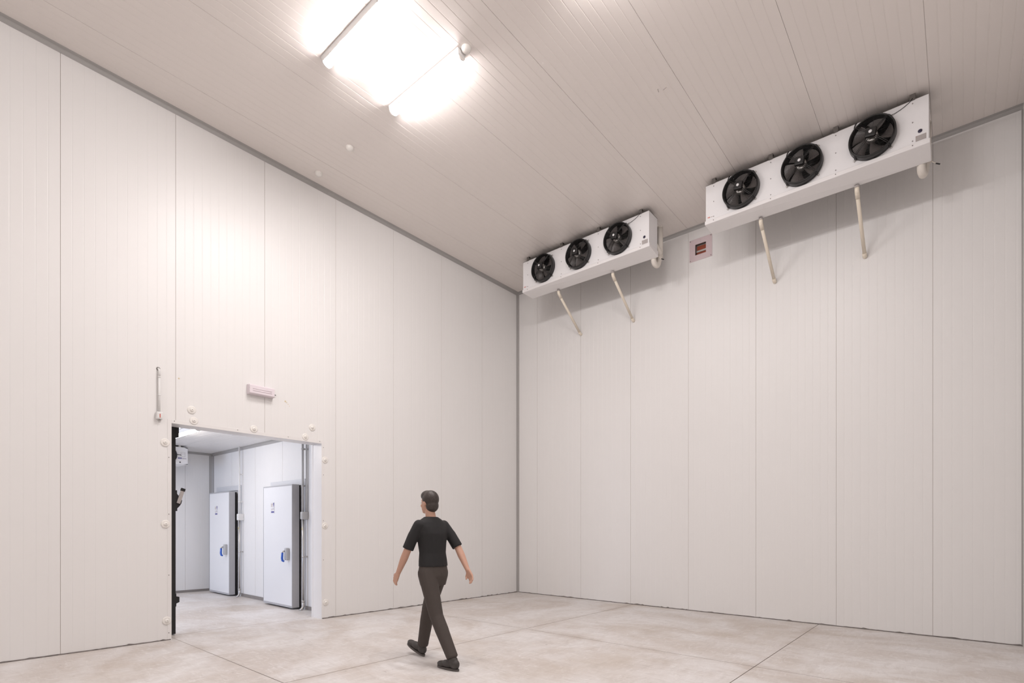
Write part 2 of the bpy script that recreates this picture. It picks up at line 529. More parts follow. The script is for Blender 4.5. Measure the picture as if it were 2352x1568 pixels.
# sliding door pushed back behind the left wall, only its leading edge shows
sl = MB(); sl.box(-.405, -.300, -8.9, -6.60, .03, 2.80)
slide = sl.build('door_2', M_LEAF, bevel=.004)
struct(slide, 'white sliding door pushed aside, its black leading edge showing in the doorway', 'door')
b = MB(); b.box(-.400, -.296, -6.600, -6.545, .012, 2.80)
b.build('gasket', M_RUB, slide)
b = MB(); b.box(-.385, -.30, -6.545, -6.505, 2.555, 2.74)
b.build('roller_bracket', M_RUB, slide, bevel=.006)
b = MB()
b.prism([(-6.548, 1.60), (-6.515, 1.60), (-6.515, 1.635), (-6.488, 1.665), (-6.468, 1.70), (-6.460, 1.735), (-6.468, 1.775), (-6.50, 1.80), (-6.517, 1.825), (-6.517, 1.87), (-6.548, 1.87)], -.385, -.33, 'x')
hb = b.build('handle_base', M_RUB, slide, bevel=.003)
b = MB()
ca, sa = cos(radians(-17)), sin(radians(-17))
def R2(y, z): return (-6.508 + y * ca - z * sa, 1.70 + y * sa + z * ca)
b.prism([R2(-.022, 0), R2(.022, 0), R2(.022, .172), R2(-.022, .172)], -.330, -.312, 'x')
b.build('lever', M_GREYP, hb, bevel=.003)
b = MB()
b.prism([R2(-.026, .168), R2(.026, .168), R2(.026, .206), R2(-.026, .206)], -.334, -.308, 'x')
b.build('lever_cap', M_RUB, hb, bevel=.004)
b = MB()
b.prism([(-6.55, .36), (-6.53, .36), (-6.528, .40), (-6.493, .415), (-6.493, .482), (-6.528, .49), (-6.53, .53), (-6.55, .53)], -.38, -.32, 'x')
b.build('floor_guide', M_RUB, slide, bevel=.003)

# ------------------------------------------------------------------ hinged hall doors
def hall_door(name, xa, xb, th, top, label, side, ftop, fl):
    yf = -4.54
    b = MB(); b.box(xa, xb, yf, yf + th, .028, top, 0)
    for f in b.bm.faces:
        f.material_index = 1 if abs(f.normal.y) < .5 else 0
    bmesh.ops.recalc_face_normals(b.bm, faces=b.bm.faces)
    for f in b.bm.faces: f.material_index = 0 if f.normal.y < -.5 else 1
    leaf = b.build(name, [M_LEAF, M_EDGE], bevel=.003)
    struct(leaf, label, 'door')
    b = MB()   # slim aluminium lip round the front face
    for bx in ((xa, xb, .028, .062), (xa, xb, top - .022, top), (xa, xa + .012, .062, top - .022), (xb - .012, xb, .062, top - .022)):
        b.box(bx[0], bx[1], yf - .0025, yf, bx[2], bx[3])
    b.build('edge_strip', M_EDGE, leaf)
    b = MB(); b.box(xa + .012, xb - .002, yf + th, HY - .034, .014, top - .012)
    b.build('gasket', M_RUB, leaf)
    b = MB()   # casing round the leaf, two stepped layers
    r = fl
    for (o, t, lo) in ((0, .018, .0), (.045, .034, .0)):
        a0, a1, tt = xa - .07 + o, r - o * .6, ftop - o
        b.box(a1 - .06, a1, HY - t, HY - .0005, 0, tt)
        b.box(a0, a0 + .06, HY - t, HY - .0005, .0, tt)
        b.box(a0 + .06, a1 - .06, HY - t, HY - .0005, tt - .06, tt)
    b.build('casing', M_FRAME, leaf, bevel=.003)
    # lock with blue lever
    hx, hz = xb - .125, .93
    b = MB(); b.box(hx - .037, hx + .037, yf - .062, yf, hz - .095, hz + .115)
    lk = b.build('lock_box', M_BOX, leaf, bevel=.014)
    b = MB(); b.tube([(hx - .022, yf - .062, hz + .06), (hx - .022, yf - .085, hz + .058), (hx - .03, yf - .098, hz + .03)], .013, 10)
    b.build('key_cylinder', M_STEEL, lk)
    b = MB(); b.tube([(hx - .030, yf - .094, hz + .035), (hx - .030, yf - .100, hz - .06), (hx - .024, yf - .094, hz - .10), (hx - .004, yf - .078, hz - .112)], [.017, .019, .019, .016], 10)
    b.build('lever', M_BLUE, lk)
    # instruction sticker: white sheet, brown text lines, indigo emblem and band
    sx, sz = xa + (xb - xa) * side, 1.74
    b = MB(); b.box(sx - .072, sx + .072, yf - .0035, yf - .0005, sz - .10, sz + .10)
    st = b.build('sticker', M_PAPER, leaf)
    b = MB(); b.prism([(sx + .022, sz + .088), (sx + .06, sz + .088), (sx + .056, sz + .05), (sx + .041, sz + .005), (sx + .028, sz + .05)], yf - .005, yf - .003)
    b.box(sx - .052, sx + .058, yf - .005, yf - .003, sz - .088, sz - .06)
    b.build('emblem', M_INDIGO, st)
    b = MB()
    for (l, r2, zz, hh) in ((-.058, .012, .06, .012), (-.058, .002, .028, .014), (-.05, -.004, -.038, .010)):
        b.box(sx + l, sx + r2, yf - .005, yf - .003, sz + zz, sz + zz + hh)
    b.build('text_line', M_BROWNP, st)
    b = MB()
    for (l, r2, zz, hh) in ((-.035, -.026, -.02, .026), (.008, .026, -.032, .03), (.036, .056, -.038, .034)):
        b.box(sx + l, sx + r2, yf - .005, yf - .003, sz + zz, sz + zz + hh)
    b.build('pictogram', M_LILAC, st)
    # warning label on the casing
    wx = r - .055
    b = MB(); b.box(wx - .022, wx + .022, HY - .0365, HY - .0345, 1.30, 1.42)
    wl_ = b.build('warning_label', M_PAPER, leaf)
    b = MB(); b.prism([(wx - .018, 1.355), (wx + .018, 1.355), (wx, 1.40)], HY - .038, HY - .036)
    b.build('warning_triangle', M_YELL, wl_)
    return leaf
hall_door('door_3', -4.79, -3.765, .110, 2.115, 'white hinged cold-room door deeper in the hall, nearest the far corner', .36, 2.245, -3.625)
hall_door('door_4', -2.25, -1.180, .125, 2.128, 'white hinged cold-room door nearer the doorway, beside the twin grey pipes', .34, 2.225, -1.065)

# conduits beside the hinged doors
def curve(pts, k=6):
    """soft corners"""
    P = [Vector(p) for p in pts]; out = [P[0]]
    for i in range(1, len(P) - 1):
        a, c, d = P[i - 1], P[i], P[i + 1]
        q = min((c - a).length, (d - c).length) * .45
        s = c + (a - c).normalized() * q; e = c + (d - c).normalized() * q
        for j in range(k + 1):
            t = j / k
            out.append(s * (1 - t) ** 2 + c * 2 * t * (1 - t) + e * t * t)
    out.append(P[-1]); return out

def conduit(name, x, y, z0, z1, r, m, label, foot, group=None, clips=(2.5,)):
    t = thing(name, label, 'pipe', (x, y, z0), group)
    b = MB(); b.tube([(0, 0, .14 if foot else 0), (0, 0, z1 - z0)], r, 12); b.build('pipe', m, t)
    if foot:
        b = MB(); b.tube(curve([(0, 0, .16), (0, 0, .045), (0, -.055, .0)]), [r * 1.35] * 3 + [r * 1.2] * 6, 12); b.build('elbow', M_STEEL, t)
        b = MB(); b.tube([(0, 0, .135), (0, 0, .165)], r * 1.55, 12); b.build('coupling', M_STEEL, t)
    for c in clips:
        if z0 < c < z1:
            b = MB(); b.tube([(0, 0, c - z0 - .012), (0, 0, c - z0 + .012)], r * 1.4, 12); b.box(-r * .7, r * .7, 0, HY - y - .0005, c - z0 - .012, c - z0 + .012)
            b.build('clip', m, t)
    return t
g = 'conduits beside the hall doors'
conduit('conduit', -3.555, HY - .07, 1.66, HC - .002, .016, M_COND, 'thin white conduit from hall ceiling down to the white box beside the farther door', False, clips=(2.45, 1.9))
conduit('conduit', -3.55, HY - .07, 0.0, 1.53, .016, M_STEEL, 'bare steel conduit below the white box beside the farther door', True, clips=(.9,))
conduit('conduit', -1.035, HY - .07, 1.66, HC - .002, .018, M_GCOND, 'grey conduit down to the box beside the nearer door, left of the pair', False, clips=(2.72, 2.1))
conduit('conduit', -.985, HY - .03, 1.66, HC - .002, .013, M_GCOND, 'grey conduit down to the box beside the nearer door, right of the pair', False, clips=(2.72,))
conduit('conduit', -1.015, HY - .07, 0.0, 1.53, .018, M_STEEL, 'bare steel conduit below the grey box beside the nearer door', True, clips=(.9,))
def jbox(x, m, label):
    t = MB(); t.box(-.042, .042, -.105, -.0005, 0, .13)
    o = t.build('junction_box', m, None, (x, HY, 1.53), bevel=.008)
    tag(o, label, 'box')
    b = MB(); b.box(-.036, .036, -.109, -.105, .008, .122); b.build('lid', m, o, bevel=.002)
    for q in (-.022, 0, .022):
        b = MB(); b.box(-.026, .026, -.112, -.109, .06 + q - .004, .06 + q + .004); b.build('rib', m, o)
jbox(-3.55, M_COND, 'small white junction box beside the farther hall door')
jbox(-1.01, M_GCOND, 'small grey ribbed junction box beside the nearer hall door')

# ------------------------------------------------------------------ batten lamps
def lamp(x0, x1, y, zc, label, dm, group, eye=True, seen=True):
    t = thing('batten_lamp', label, 'lamp', ((x0 + x1) / 2, y, zc - .0015), group)
    h = (x1 - x0) / 2
    b = MB(); b.prism([(-.064, 0), (.064, 0), (.050, -.061), (-.050, -.061)], -h - .01, h + .01, 'x')
    b.build('housing', M_HOUS, t, bevel=.006)
    b = MB()
    n = 8
    sec = [(.0577 * cos(a), -.029 - .064 * sin(a)) for a in [radians(32 + 116 * i / n) for i in range(n + 1)]]
    for p, q in zip(sec, sec[1:]):       # open trough, its luminous side outwards
        b.face([(h - .01, p[0], p[1]), (h - .01, q[0], q[1]), (-h + .01, q[0], q[1]), (-h + .01, p[0], p[1])])
    b.build('diffuser', dm, t, norm=False)
    for s in (-1, 1):
        b = MB(); b.prism([(c[0] * 1.03, c[1] - .0005) for c in sec], s * (h - .012), s * (h + .006), 'x'); b.build('end_cap', M_CAP, t)
    for q in (-.35, .35):
        for s in (-1, 1):
            b = MB(); b.box(q * 2 * h - .012, q * 2 * h + .012, s * .047, s * .0545, -.066, -.046); b.build('clip', M_STEEL, t)
    return t
LG = 'batten lamps of the cold room'
for x in (2.09, 4.62):  # unseen pair, added to lift the ambient light of the room
    lamp(x, x + 1.21, -11.5, CE, 'white tube lamp added on the high ceiling, unseen behind the viewer', M_GLASSD, LG)
lamp(2.095, 3.30, -4.91, CE, 'white tube lamp nearer the cooling units, a domed cap at its end', M_GLASSD, LG)
lamp(2.085, 3.29, -5.80, CE, 'white tube lamp on the high ceiling, the one farther from the cooling units', M_GLASSD, LG)
for y in (-4.91, -5.80):
    lamp(4.62, 5.83, y, CE, 'white tube lamp on the high ceiling above the view', M_GLASSD, LG)
HG = 'batten lamps of the hall'
lamp(-2.92, -1.72, -5.80, HC, 'white tube lamp on the low hall ceiling, seen through the doorway', M_HALLD, HG)
for x, y in ((-2.62, -9.4), (-4.95, -7.4)):  # unseen; the second is added to brighten the hall's far wall and ceiling
    lamp(x, x + 1.2, y, HC, 'white tube lamp added on the low hall ceiling, unseen beside the doorway', M_HALLD, HG)

# domed hanger caps on the ceiling
def dome(x, y, label):
    b = MB(); b.lathe([(.052, 0), (.052, -.012), (.046, -.030), (.030, -.044), (0, -.050)], 24, 'z')
    tag(b.build('hanger_cap', M_CAP, None, (x, y, CE)), label, 'cap', 'domed hanger caps on the ceiling')
dome(1.091, -4.881, 'cream domed cap alone on the ceiling, larger-looking one left of the lamps')
dome(.286, -4.882, 'cream domed cap on the ceiling closest to the left wall trim')
dome(3.365, -4.90, 'cream domed cap touching the end of the tube lamp')

# ------------------------------------------------------------------ anchor discs round the doorway
DISCS = [(-6.457, 2.878, 'cream anchor disc above the doorway, upper of the two at its left corner'),
         (-6.432, 2.744, 'cream anchor disc above the doorway, lower of the two at its left corner'),
         (-5.685, 2.749, 'cream anchor disc above the middle of the doorway, below the emergency light'),
         (-4.827, 2.899, 'cream anchor disc above the doorway, upper of the two at its right corner'),
         (-4.937, 2.743, 'cream anchor disc above the doorway, lower of the two at its right corner'),
         (-6.750, 2.427, 'cream anchor disc left of the doorway, highest of the three there'),
         (-6.745, 1.428, 'cream anchor disc left of the doorway, middle of the three there'),
         (-6.731, .241, 'cream anchor disc left of the doorway, lowest of the three, near the floor'),
         (-4.620, 2.432, 'cream anchor disc right of the doorway, highest of the three there'),
         (-4.620, 1.423, 'cream anchor disc right of the doorway, middle of the three there'),
         (-4.606, .246, 'cream anchor disc right of the doorway, lowest of the three, near the floor')]
disc0 = None
for y, z, lab in DISCS:
    if disc0 is None:
        b = MB(); b.lathe([(.050, 0), (.050, .006), (.046, .010), (.036, .013), (.028, .010), (.023, .011), (.020, .022), (.012, .027), (.005, .0275), (.004, .024), (0, .024)], 28, 'x')
        disc0 = o = b.build('anchor_disc', M_CAP)
        b = MB(); b.lathe([(.0045, .0255), (.0035, .0275), (0, .028)], 8, 'x'); b.build('screw', M_SCREW, o)
    else: o = copy_tree(disc0)
    o.location = (.0, y, z)
    tag(o, lab, 'disc', 'anchor discs round the doorway')

# emergency light over the doorway
t = thing('emergency_light', 'lavender-white emergency light fixed above the doorway', 'light', (0, -5.603, 3.282))
b = MB(); b.box(0, .032, -.177, .177, -.068, .068); b.build('housing', M_LAV, t, bevel=.006)
b = MB(); b.prism([(.03, -.066), (.072, -.063), (.082, -.054), (.082, .052), (.072, .063), (.03, .066)], -.172, .172, 'y')
cv = b.build('cover', M_LAV, t, bevel=.006)
for zz in (-.018, .008):
    b = MB(); b.tube([(.0815, -.13, zz), (.0815, .13, zz)], .006, 8); b.build('ridge', M_LAV, cv)
for (yy, zz) in ((-.160, -.045), (-.166, .01), (.160, -.05)):
    b = MB(); b.lathe([(.006, .068), (.006, .079), (0, .081)], 8, 'x'); b.build('screw', M_DSTEEL, t, (0, yy, zz))
b = MB(); b.tube([(.02, .176, -.008), (.02, .196, -.010)], .008, 8); b.tube([(.02, .196, -.010), (.02, .215, -.014)], .0055, 8); b.build('cable_gland', M_RUB, t)

# sealant smears on the left wall
b = MB()
b.ball((0, 0, 0), (.003, .014, .012), 10); b.ball((0, .02, -.014), (.002, .010, .006), 8); b.ball((0, .04, -.035), (.0015, .006, .006), 8); b.ball((0, .062, -.06), (.0012, .004, .006), 8)
tag(b.build('foam_smear', M_FOAM, None, (.0005, -5.24, 3.215)), 'small yellowed foam smear right of the emergency light', 'smear')
b = MB(); b.ball((0, 0, 0), (.003, .010, .010), 10)
tag(b.build('plugged_hole', M_FOAM, None, (.0005, -6.60, 3.245)), 'tiny yellowed plugged hole right of the wall conduit', 'hole')

# conduit and alarm box left of the doorway
t = thing('wall_conduit', 'thin white conduit rising up the left wall beside the doorway', 'pipe', (0, -6.818, 2.785))
b = MB(); b.tube([(.026, 0, 0), (.026, 0, .44)], .0125, 12); b.build('pipe', M_COND, t)
b = MB(); b.tube(curve([(.026, 0, .43), (.026, 0, .515), (.0, -.004, .53)]), .0125, 12); b.build('elbow', M_COND, t)
b = MB(); b.lathe([(.021, 0), (.021, .0035), (.013, .0035)], 16, 'x'); b.build('wall_collar', M_DSTEEL, t, (0, -.004, .529))
for zz in (.205, .425):
    b = MB(); b.tube([(.026, 0, zz - .008), (.026, 0, zz + .008)], .0145, 12); b.box(0, .026, -.006, .006, zz - .008, zz + .008); b.build('clip', M_COND, t)
t = thing('alarm_box', 'small white box with a red slot under the wall conduit', 'box', (0, -6.818, 2.698))
b = MB(); b.box(0, .052, -.034, .034, 0, .087); b.build('body', M_COND, t, bevel=.007)
b = MB(); b.box(.052, .055, -.024, .024, .012, .075); b.build('face_plate', M_COND, t, bevel=.002)
b = MB(); b.box(.055, .058, -.004, .005, .018, .062); b.build('red_slot', M_RED, t)
b = MB(); b.tube([(.026, .004, -.016), (.026, .004, 0)], .011, 10); b.build('cable_gland', M_GREYP, t)

# ------------------------------------------------------------------ pressure relief valve on the back wall
t = thing('pressure_valve', 'square mauve plate with rust-red flaps in its window, on the back wall between the units', 'vent', (4.0585, 0, 6.178))
X0, X1, Z0, Z1 = -.0915, .0915, -.090, .090
b = MB()
q, zq = .193, .186
for bx in ((-q, X0, -zq, zq), (X1, q, -zq, zq), (X0, X1, Z1, zq), (X0, X1, -zq, Z0)):
    b.box(bx[0], bx[1], -.008, -.0005, bx[2], bx[3])
b.build('plate', M_PINK, t)
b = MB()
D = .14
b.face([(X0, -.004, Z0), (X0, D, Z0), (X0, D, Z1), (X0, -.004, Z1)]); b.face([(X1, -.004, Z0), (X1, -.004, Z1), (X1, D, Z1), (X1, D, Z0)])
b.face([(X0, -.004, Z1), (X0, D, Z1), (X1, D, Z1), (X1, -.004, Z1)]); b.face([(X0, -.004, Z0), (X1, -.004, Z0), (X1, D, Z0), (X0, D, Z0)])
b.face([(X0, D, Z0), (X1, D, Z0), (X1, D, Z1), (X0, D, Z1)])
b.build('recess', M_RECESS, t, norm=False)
b = MB(); b.box(X0 + .001, X1 - .001, .05, .054, -.002, Z1 - .012); b.build('flap', M_RUST, t)
b = MB(); b.box(X0 + .001, X1 - .001, .05, .054, Z0 + .001, -.020); b.build('flap', M_RUST, t)
b = MB(); b.box(X0 + .002, X1 - .002, .036, .05, -.030, -.001); b.box(X0 + .002, X0 + .010, .04, .049, -.001, Z1 - .008); b.box(X0 + .002, X1 - .002, .04, .049, Z1 - .014, Z1 - .007)
b.build('rail', M_ALU, t)
for sx in (-.175, .175):
    for sz in (-.168, .168):
        b = MB(); b.lathe([(.007, -.007), (.007, -.011), (0, -.012)], 8, 'y'); b.build('screw', M_DSTEEL, t, (sx, 0, sz))
for (sx, sz) in ((-.13, 0), (.118, 0), (0, .118), (0, .150), (0, -.105)):
    b = MB(); b.lathe([(.005, -.007), (.005, -.009), (0, -.0095)], 8, 'y'); b.build('rivet', M_GREYT, t, (sx, 0, sz))

# ------------------------------------------------------------------ cooling units
def fan_parts(parent, loc, spin, cab=True):
    """front faces -y, axis y; built round its own centre"""
    b = MB()
    b.lathe([(.246, -.004), (.246, -.070), (.243, -.090), (.236, -.098), (.228, -.094), (.225, -.085), (.222, -.030), (.222, .030), (.2275, .030), (.2275, -.004)], 56, 'y', closed_prof=True)
    fan = b.build('fan', M_BLACK, parent, loc)
    b = MB()   # rings of the wire guard
    for i in range(15):
        r = .066 + i * .0112
        y = -.106 + .016 * (r / .23) ** 2
        b.tube([(r * cos(2 * pi * k / 40), y, r * sin(2 * pi * k / 40)) for k in range(40)], .0013, 4, closed=True)
    for k in range(10):
        a = 2 * pi * (k + .3) / 10
        b.tube([(r * cos(a), -.104 + .016 * (r / .23) ** 2, r * sin(a)) for r in (.05, .13, .23)], .0016, 4)
    b.build('wire_guard', M_WIRE, fan)
    for k in range(4):   # paired carrying arms ending in zinc feet
        a = pi / 4 + k * pi / 2
        b = MB()
        for o in (-.0075, .0075):
            c, s = cos(a), sin(a); n = (-s * o, c * o)
            b.tube([(.045 * c + n[0], -.128, .045 * s + n[1]), (.13 * c + n[0], -.120, .13 * s + n[1]), (.215 * c + n[0], -.106, .215 * s + n[1]),
                    (.252 * c + n[0], -.070, .252 * s + n[1]), (.256 * c + n[0], -.012, .256 * s + n[1])], .0042, 6)
        b.build('arm', M_WIRE, fan)
        b = MB(); b.m = Matrix.Rotation(-a, 4, 'Y')
        b.box(.244, .279, -.016, -.0005, -.011, .011); b.build('foot', M_STEEL, fan, bevel=.004)
    b = MB(); b.lathe([(0, -.085), (.055, -.085), (.066, -.078), (.068, -.02), (.05, .01), (0, .01)], 24, 'y'); b.build('hub', M_STEEL, fan)
    b = MB(); b.m = Matrix.Rotation(.16, 4, 'Y'); b.box(-.060, .052, -.165, -.118, -.046, .060); b.build('motor_box', M_BLACK, fan, bevel=.012)
    b = MB(); b.m = Matrix.Translation((-.006, -.166, .010)); b.lathe([(.0185, .002), (.0185, -.0012), (0, -.0012)], 18, 'y'); b.build('round_badge', M_PAPER, fan)
    for k in range(5):
        a0 = spin + 2 * pi * k / 5
        b = MB(); G = []
        for i in range(7):
            r = .062 + (.212 - .062) * i / 6
            hw = .34 + .16 * (i / 6)
            sw = .25 * (i / 6) ** 1.5
            row = []
            for j in range(7):
                u = j / 6 * 2 - 1
                a = a0 + u * hw + sw
                y = -.028 + u * (.040 - .014 * i / 6) + .008 * u * u
                row.append((r * cos(a), y, r * sin(a)))
            G.append(row)
        for off in (0, .003):
            vs = [[b.v((p[0], p[1] + off, p[2])) for p in row] for row in G]
            for i in range(6):
                for j in range(6):
                    b.bm.faces.new((vs[i][j], vs[i + 1][j], vs[i + 1][j + 1], vs[i][j + 1])).smooth = True
        b.build('blade', M_BLADE, fan)
    return fan

def holed_front(b, cells, zlo, zhi, r, y):
    """front sheet between x edges, one round opening per cell (xa, xb, cx, cz)"""
    n = 48
    for xa, xb, cx, cz in cells:
        circ, rect = [], []
        for k in range(n):
            a = 2 * pi * k / n
            c, s = cos(a), sin(a)
            circ.append(b.v((cx + r * c, y, cz + r * s)))
            tx = ((xb - cx) / c) if c > 1e-6 else (((xa - cx) / c) if c < -1e-6 else 1e9)
            tz = ((zhi - cz) / s) if s > 1e-6 else (((zlo - cz) / s) if s < -1e-6 else 1e9)
            t_ = min(tx, tz)
            rect.append(b.v((cx + c * t_, y, cz + s * t_)))
        for k in range(n):
            q = (k + 1) % n
            b.bm.faces.new((circ[k], circ[q], rect[q], rect[k]))
        # corner fillers
        for ex, ez in ((xa, zlo), (xb, zlo), (xb, zhi), (xa, zhi)):
            ang = math.atan2(ez - cz, ex - cx) % (2 * pi)
            k = int(ang / (2 * pi) * n); q = (k + 1) % n
            A, B = rect[k], rect[q]
            if (A.co - B.co).length > 1e-5 and abs(A.co.x - B.co.x) > 1e-5 and abs(A.co.z - B.co.z) > 1e-5:
                b.bm.faces.new((A, B, b.v((ex, y, ez))))
        # rolled throat
        ring = [b.v((v.co.x, y + .05, v.co.z)) for v in circ]
        for k in range(n):
            q = (k + 1) % n
            b.bm.faces.new((circ[k], ring[k], ring[q], circ[q]))

L_, ZT = 2.60, .575
FX = [.510 + .773 * k for k in range(3)]
def cooling_unit(loc, label, group, order):
    t = thing('cooling_unit', label, 'cooler', loc, group)
    b = MB()
    ed = [0, (FX[0] + FX[1]) / 2, (FX[1] + FX[2]) / 2, L_]
    holed_front(b, [(ed[i], ed[i + 1], FX[i], .300) for i in range(3)], .02, ZT, .232, 0)
    b.face([(0, 0, .02), (0, .30, .02), (0, .30, ZT), (0, 0, ZT)]); b.face([(L_, 0, .02), (L_, 0, ZT), (L_, .30, ZT), (L_, .30, .02)])
    b.face([(0, 0, ZT), (0, .30, ZT), (L_, .30, ZT), (L_, 0, ZT)])
    b.build('casing', M_WHITE, t)
    b = MB()   # finned coil and dark inside
    b.box(.03, L_ - .03, .16, .295, .03, ZT - .01)
    for i in range(17):
        z = .05 + i * .031
        b.tube([(.03, .158, z), (L_ - .03, .158, z)], .005, 6, mi=1)
    b.build('coil', [M_COIL, M_TUBE], t)
    b = MB(); b.box(-.001, L_ + .001, .002, .302, ZT, ZT + .008); b.build('top_sheet', M_DSTEEL, t)
    b = MB()   # drip tray, its underside falling to the right rear
    a, c = -.014, L_ + .014
    P0 = [(a, -.012, 0), (c, -.012, 0), (c, .315, -.052), (a, .315, -.004)]
    P1 = [(a, -.012, .055), (c, -.012, .055), (c, .315, .045), (a, .315, .045)]
    vs = [b.v(p) for p in P0 + P1]
    for f in ((0, 3, 2, 1), (4, 5, 6, 7), (0, 1, 5, 4), (1, 2, 6, 5), (2, 3, 7, 6), (3, 0, 4, 7)): b.bm.faces.new([vs[i] for i in f])
    b.build('drip_tray', M_TRAY, t, bevel=.008)
    for k in range(3): fan_parts(t, (FX[k], 0, .300), order[k])
    cols = (.115, .893, 1.665, 2.45)
    for x in cols:
        for z in (.535, .31, .09, .032):
            b = MB(); b.lathe([(.0065, -.0005 if z > .05 else -.0125), (.006, -.005 if z > .05 else -.016), (0, -.0055 if z > .05 else -.017)], 8, 'y')
            b.build('screw', M_SCREW, t, (x, 0, z))
        b = MB()   # hanger: folded zinc tab up to the ceiling
        b.box(x - .026, x + .026, .000, .006, ZT - .004, CE - loc[2] - .008)
        b.box(x - .026, x + .026, .000, .05, CE - loc[2] - .008, CE - loc[2] - .0005)
        b.box(x - .026, x - .021, .006, .05, ZT + .008, CE - loc[2] - .008)
        b.build('hanger', M_DSTEEL, t)
    # fan leads
    for k in range(3):
        x = FX[k]
        b = MB(); b.tube(curve([(x - .175, -.05, .300 + .185), (x - .19, -.018, .300 + .215), (x - .175, -.012, ZT - .01), (x - .165, .0, ZT + .006)]), .006, 8); b.build('lead', M_BLACK, t)
    b = MB(); b.tube(curve([(FX[2] + .185, -.03, .485), (FX[2] + .22, -.008, .500), (FX[2] + .30, -.006, .525), (2.425, -.006, .565), (2.45, -.004, .60)]), .0032, 6); b.build('lead', M_BLACK, t)
    # maker's mark, round sticker, rating plate
    b = MB()
    b.prism([(.028, .088), (.040, .100), (.034, .104), (.030, .108), (.026, .104)], -.0016, -.0002)
    b.prism([(.040, .088), (.056, .088), (.058, .104), (.050, .110), (.042, .102)], -.0016, -.0002)
    b.build('maker_mark', M_RED, t)
    b = MB(); b.box(.066, .104, -.0016, -.0002, .092, .097); b.build('mark_line', M_BROWNP, t)
    b = MB(); b.lathe([(.0265, -.0002), (.0265, -.0016), (0, -.0016)], 20, 'y'); rs = b.build('round_sticker', M_PAPER, t, (2.52, 0, .178))
    b = MB(); b.lathe([(.021, -.0016), (.021, -.0026), (0, -.0026)], 20, 'y'); b.build('sticker_disc', M_NAVY, rs)
    b = MB(); b.box(2.478, 2.578, -.0022, -.0002, .068, .132); rp = b.build('rating_plate', M_GREYP, t)
    b = MB()
    for i, (l, r_) in enumerate(((2.490, 2.535), (2.486, 2.530), (2.492, 2.536), (2.488, 2.532), (2.488, 2.534))):
        b.box(l, r_, -.003, -.0021, .078 + i * .010, .081 + i * .010)
    for x in (2.545, 2.553, 2.561, 2.571): b.box(x, x + .003, -.003, -.0021, .076, .122)
    b.build('plate_print', M_GREYT, rp)
    b = MB(); b.box(2.480, 2.492, -.003, -.0021, .118, .128); b.build('plate_mark', M_BROWNP, rp)
    # suction pipe and its trap at the right rear
    b = MB(); b.tube(curve([(2.515, .34, .02), (2.515, .36, -.105), (2.535, .45, -.125), (2.552, .48, .0), (2.556, .485, .10)], 8), .044, 18); b.build('suction_trap', M_INSUL, t)
    b = MB(); b.tube([(2.556, .49, .035), (2.556, .49, .53)], .052, 18); b.tube([(2.556, .49, .515), (2.556, .49, .532)], .055, 18); b.build('suction_pipe', M_INSUL, t)
    b = MB(); b.tube(curve([(2.54, .30, .20), (2.575, .40, .11), (2.575, .49, .06)], 6), .040, 14); b.build('suction_elbow', M_INSUL, t)
    b = MB(); b.tube([(2.60, .33, -.03), (2.66, .34, -.085)], .003, 6); b.build('probe_cord', M_CREAM, t)
    b = MB(); b.tube([(2.655, .34, -.082), (2.695, .345, -.105)], .0075, 8); b.build('probe_cap', M_RUB, t)
    return t
UG = 'cooling units high on the back wall'
cooling_unit((1.030, -1.07, 5.922), 'white three-fan cooling unit nearest the room corner, its right end showing', UG, (.3, .95, .62))
cooling_unit((4.540, -1.07, 5.922), 'white three-fan cooling unit on the right, the larger-looking one nearer the viewer', UG, (.05, .5, 1.1))

# drain pipes from tray to wall
def drain(xw, zw, xt, yt, zt, label, print_):
    a, c = Vector((xt, yt, zt)), Vector((xw, 0, zw))
    t = thing('drain_pipe', label, 'pipe', a, 'cream drain pipes under the cooling units')
    d = c - a
    low = d + Vector((0, -.028, 0))
    top = Vector((0, 0, -.040))
    b = MB(); b.tube([top, low], .0230, 14); b.build('pipe', M_CREAM, t)
    b = MB(); b.tube(curve([(0, 0, .004), (0, 0, -.035), top + (low - top) * .10], 6), .0272, 14); b.build('top_elbow', M_CREAM, t)
    b = MB(); b.tube([(0, 0, 0), (0, 0, .028)], .030, 14); b.build('outlet_nut', M_GREYP, t)
    e = low - (low - top).normalized() * .05
    b = MB(); b.tube(curve([e, low, d + Vector((0, .001, 0))], 6), .0270, 14); b.build('wall_elbow', M_CREAM, t)
    if print_:
        b = MB(); u = (low - top)
        side = Vector((.55, -.83, 0)).normalized()
        for q in (.10, .12, .145, .70, .72, .735, .75, .86, .875, .90):
            p = top + u * q + side * .0222
            b.ball(p, (.0028, .0028, .007), 6)
        b.build('printed_mark', M_DSTEEL, t)
drain(1.655, 5.281, 1.660, -.785, 5.868, 'cream drain pipe under the farther cooling unit, left one', False)
drain(2.810, 5.260, 2.815, -.785, 5.848, 'cream drain pipe under the farther cooling unit, right one', False)
drain(5.223, 5.258, 5.228, -.785, 5.867, 'cream drain pipe under the nearer cooling unit, left one', False)
drain(6.396, 5.262, 6.398, -.785, 5.847, 'cream drain pipe under the nearer cooling unit, right one with printed marks', True)

